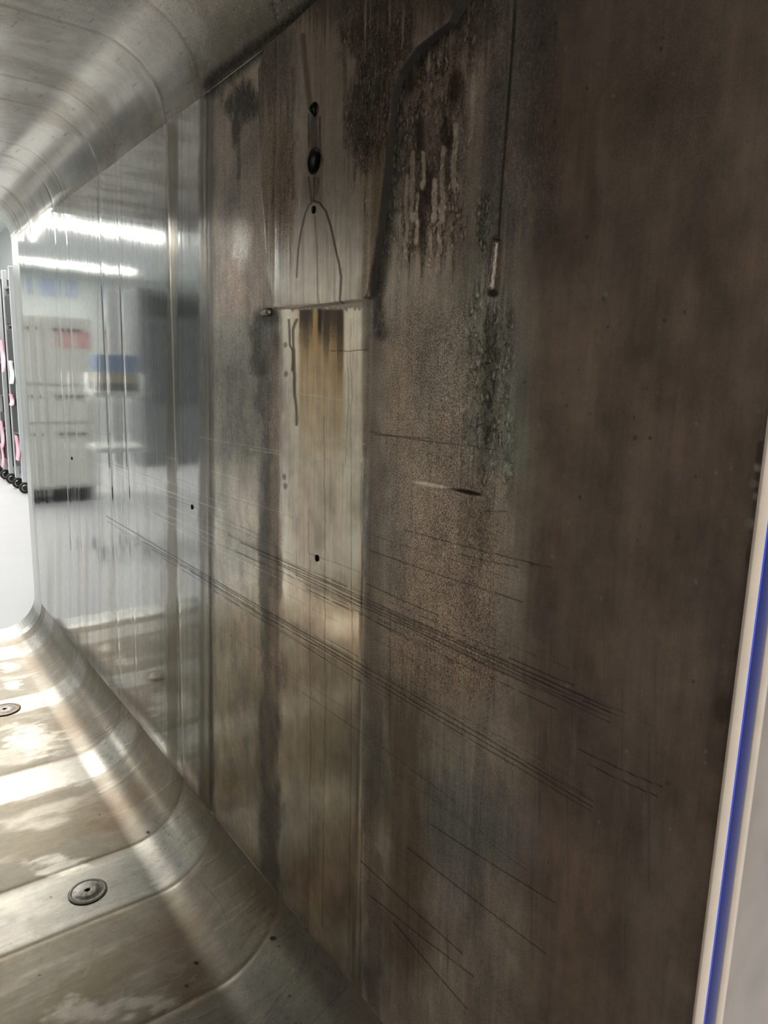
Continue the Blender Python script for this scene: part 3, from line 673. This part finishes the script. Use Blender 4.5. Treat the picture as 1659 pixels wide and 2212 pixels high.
# ceiling troffers
M_lamp = mat('lamp_diffuser', (250, 252, 245), .5, emit=(255, 251, 245), estr=LAMP); M_lf = mat('lamp_frame', (225, 225, 222), .5)
def troffer(x, y, sx, sy, label):
    e = empty('ceiling_light', (x, y, CZ)); tag(e, label, 'light', 'ceiling lights of the room beyond')
    MB().box((-sx/2, -sy/2, -.03), (sx/2, sy/2, -.012)).build('diffuser', M_lamp, e)
    fr = MB()
    for s in (-1, 1):
        fr.box((s*sx/2-.02, -sy/2-.02, -.04), (s*sx/2+.02, sy/2+.02, 0)); fr.box((-sx/2-.02, s*sy/2-.02, -.04), (sx/2+.02, s*sy/2+.02, 0))
    fr.build('frame', M_lf, e)
for (x, y, sx, sy, lb) in ((-2.5, 10.75, 1.6, .6, 'long ceiling light seen as the thicker bright streak mirrored on the chamber wall'),
                           (-2.8, 14.7, 2.1, .5, 'long ceiling light seen as the thin bright streak mirrored lower on the chamber wall'),
                           (0.4, 5.5, 1.8, .9, 'wide ceiling light just beyond the far mouth of the chamber'),
                           (1.1, 9.3, 1.2, 2.2, 'bright ceiling light whose end shows at the top of the far mouth'),
                           (-1.5, 10.9, .13, 3.4, 'narrow ceiling light running away from the chamber, mirrored as a slanting bright line'),
                           (-.3, 8.6, 1.0, .9, 'unseen ceiling light added over the aisle, second from the far mouth'),  # the three aisle lights are unseen, added to lift the room's brightness
                           (-.3, 11.6, 1.0, .9, 'unseen ceiling light added over the aisle, third from the far mouth'),
                           (-.3, 14.4, 1.0, .9, 'unseen ceiling light added over the aisle, farthest from the chamber'),
                           (-5.4, 10.0, 1.2, 2.4, 'unseen ceiling light added over the far left side of the room')):  # unseen light added to brighten the left of the room
    troffer(x, y, sx, sy, lb)
dt = empty('smoke_detector', (1.75, 13.2, CZ)); tag(dt, 'round grey ceiling detector seen through the far mouth above the racks', 'detector')
MB().lathe([(.26, 0), (.26, -.03), (.2, -.07), (.0001, -.08)], (0, 0, 0), (0, 0, 1), 32).build('dome', mat('detector_grey', (150, 152, 150), .2, .5), dt)

# wheeled racks along the right wall
M_post = mat('rack_post', (205, 206, 210), .3, .3); M_blk = mat('rack_black', (28, 28, 30), .6); M_chr = mat('caster_chrome', (210, 210, 210), .15, 1)
M_pink = mat('pink_ribbon', (240, 184, 200), .6); M_notice = mat('notice_pink', (224, 176, 176), .6); M_red = mat('red_label', (180, 60, 50), .6); M_yel = mat('yellow_tag', (214, 214, 60), .6); M_wht = mat('white_tag', (236, 236, 236), .5); M_nvy = mat('navy_strap', (40, 52, 92), .6)
M_shf = mat('rack_shelf', (104, 106, 112), .4, .4); M_bkg = mat('rack_mesh', (62, 64, 68), .5, .3)
def rack(k, y, label):
    e = empty('wheeled_rack', (1.42, y, 0)); tag(e, label, 'rack', 'wheeled racks lined up beyond the far mouth')
    Ht = 2.34
    for dx, dy in ((0, -.1), (0, .3), (.45, -.1), (.45, .3)):
        MB().box((dx-.022, dy-.022, .12), (dx+.022, dy+.022, Ht)).build('post', M_post, e, bevel=.006)
        c = MB().lathe([(.0001, -.02), (.055, -.02), (.06, 0), (.055, .02), (.0001, .02)], (dx, dy, .06), (0, 1, 0), 24).build('caster', M_blk, e)
        MB().lathe([(.03, -.026), (.034, -.024), (.034, .024), (.03, .026)], (0, 0, 0), (0, 1, 0), 16).build('caster_ring', M_chr, c, loc=(dx, dy, .06))
    MB().box((.023, -.11, .2), (.427, -.09, Ht-.05)).build('end_panel', M_bkg, e)
    for i, z in enumerate((.25, .62, 1.0, 1.38, 1.76, 2.14)):
        MB().box((-.0, -.08, z), (.42, .32, z+.018)).build('shelf', M_shf, e)
    return e
names = ['nearest of the wheeled grey racks, a red and white card hanging at its middle', 'second nearest wheeled grey rack, pink ribbon at chest height', 'third nearest wheeled grey rack, yellow tag near its top', 'fourth wheeled grey rack along the wall, navy strap low down', 'fifth wheeled grey rack along the wall, cut by the left edge of the photo', 'sixth wheeled grey rack, mostly past the left edge of the photo']
rx = random.Random(5)
for k in range(6):
    y = 8.44+.8*k
    rack(k, y, names[k])
    for i, z in enumerate((.268, .638, 1.018, 1.398, 1.778)):
        if k < 4:
            b = MB().box((-.012, -.07, 0), (.3, .27, rx.uniform(.17, .34))).build('storage_bin', M_blk, bevel=.01, loc=(1.42, y, z))
            tag(b, 'black bin on a shelf of the wheeled grey racks', 'bin', 'black bins on the wheeled racks')
def ribbon(x, y, z, L_, m, label, wdt=.05, amp=.05):
    mb = MB(); n = 14
    for i in range(n):
        t = i/(n-1)
        for s, o2 in ((-1, 0), (1, 0), (1, .012), (-1, .012)): mb.v.append((o2+amp*math.sin(t*4)*.3, s*wdt+amp*math.sin(t*5), -L_*t))
    for i in range(n-1):
        for a, b_ in ((0, 1), (1, 2), (2, 3), (3, 0)): mb.f.append((i*4+a, i*4+b_, i*4+4+b_, i*4+4+a)); mb.sm.append(False)
    o = mb.build('ribbon', m, loc=(x, y, z)); return tag(o, label, 'ribbon')
for k, (y, z, L_, m, lb, wd) in enumerate(((8.9, 1.62, .34, M_pink, 'broad pale pink ribbon at chest height on the wheeled racks', .08), (9.5, 1.40, .16, M_pink, 'short bright pink ribbon left of the broad one', .06), (8.55, 1.05, .12, M_pink, 'small pink flag below the red and white card', .09),
                                           (9.2, 2.0, .3, M_yel, 'yellow tag hanging high on the wheeled racks', .05), (8.4, .62, .26, M_pink, 'pale pink ribbon low on the nearest rack', .07), (9.3, .72, .3, M_pink, 'curled pink ribbon low on the second rack', .06),
                                           (9.4, .45, .28, M_pink, 'lowest curled pink ribbon near the casters', .06), (9.75, .85, .55, M_nvy, 'navy strap hanging low on the racks', .03), (8.45, 1.40, .24, M_wht, 'white card with red print on the nearest rack', .09))):
    ribbon(1.372, y, z, L_, m, lb, wd)

# things that show as reflections on the wall
M_cab = mat('cabinet_white', (228, 228, 223), .45, noise=.05, nscale=4); M_kick = mat('kick_black', (40, 42, 46), .5); M_hnd = mat('handle_grey', (120, 120, 120), .3, .8)
def cabinet(x, y, wd, label):
    e = empty('storage_cabinet', (x, y, 0)); tag(e, label, 'cabinet', 'white cabinets mirrored in the chamber wall')
    MB().box((0, 0, .14), (wd, .5, 1.82)).build('body', M_cab, e, bevel=.005)
    MB().box((.04, .02, 0), (wd-.04, .48, .14)).build('plinth', M_kick, e)
    for i, (a, b_) in enumerate(((.17, .78), (.81, 1.15), (1.18, 1.79))):
        d = MB().box((.02, -.02, a), (wd-.02, 0, b_)).build('door', M_cab, e, bevel=.004)
        MB().box((wd*.5-.08, -.045, b_-.1), (wd*.5+.08, -.02, b_-.08)).build('handle', M_hnd, d)
cabinet(-1.30, 7.6, .52, 'white three-door cabinet nearer the left end of the mirrored pair, pink notice on it')
cabinet(-.76, 7.6, .40, 'white narrower three-door cabinet mirrored nearest the far mouth')
tag(MB().box((0, 0, 0), (.25, .004, .16)).build('paper_notice', M_notice, loc=(-1.28, 7.572, 1.53)), 'pink paper notice taped on the white cabinet', 'notice')
ct = empty('utility_cart', (-.92, 5.0, 0)); tag(ct, 'white two-shelf cart mirrored in the chamber wall, boxes stacked on its top', 'cart')
for z in (.76, 1.14): MB().box((0, 0, z), (.30, .45, z+.035)).build('shelf', M_wht, ct, bevel=.006)
for dx in (.02, .28):
    for dy in (.03, .42):
        MB().tube([(dx, dy, .1), (dx, dy, 1.3)], .012).build('leg', M_chr, ct)
        MB().lathe([(.0001, -.012), (.045, -.012), (.05, 0), (.045, .012), (.0001, .012)], (dx, dy, .05), (1, 0, 0), 20).build('caster', M_blk, ct)
for nm, z, h, c, lb in (('instrument_tray', 1.177, .055, (150, 148, 146), 'dark instrument tray at the bottom of the stack on the cart'), ('cardboard_box', 1.233, .07, (206, 198, 184), 'beige carton between the tray and the blue box'), ('plastic_box', 1.304, .12, (168, 184, 212), 'blue box topmost on the cart')):
    tag(MB().box((.05, .05, 0), (.24, .35, h)).build(nm, mat(nm, c, .5), bevel=.005, loc=(-.92, 5.0, z)), lb, 'box')
ws = empty('washer_cabinet', (-4.4, 10, 0)); tag(ws, 'large dark grey washer mirrored on the chamber wall right of the cart', 'washer')
M_ws = mat('washer_grey', (150, 152, 156), .4, .5, noise=.15, nscale=5)
MB().box((0, 0, 0), (1.95, .9, 2.45)).build('body', M_ws, ws, bevel=.01)
MB().box((.2, -.03, .9), (1.7, 0, 2.0)).build('door', mat('washer_glass', (112, 114, 118), .2), ws, bevel=.01)
MB().box((.2, -.04, 2.1), (1.7, 0, 2.35))  .build('control_panel', M_hnd, ws, bevel=.01)
tag(MB().box((0, 0, 0), (.7, .03, .34)).build('wall_board', mat('board_blue', (172, 184, 206), .5), loc=(-3.1, 15.96, 1.5+H)), 'blue board high on the far wall, mirrored left on the chamber wall', 'board')
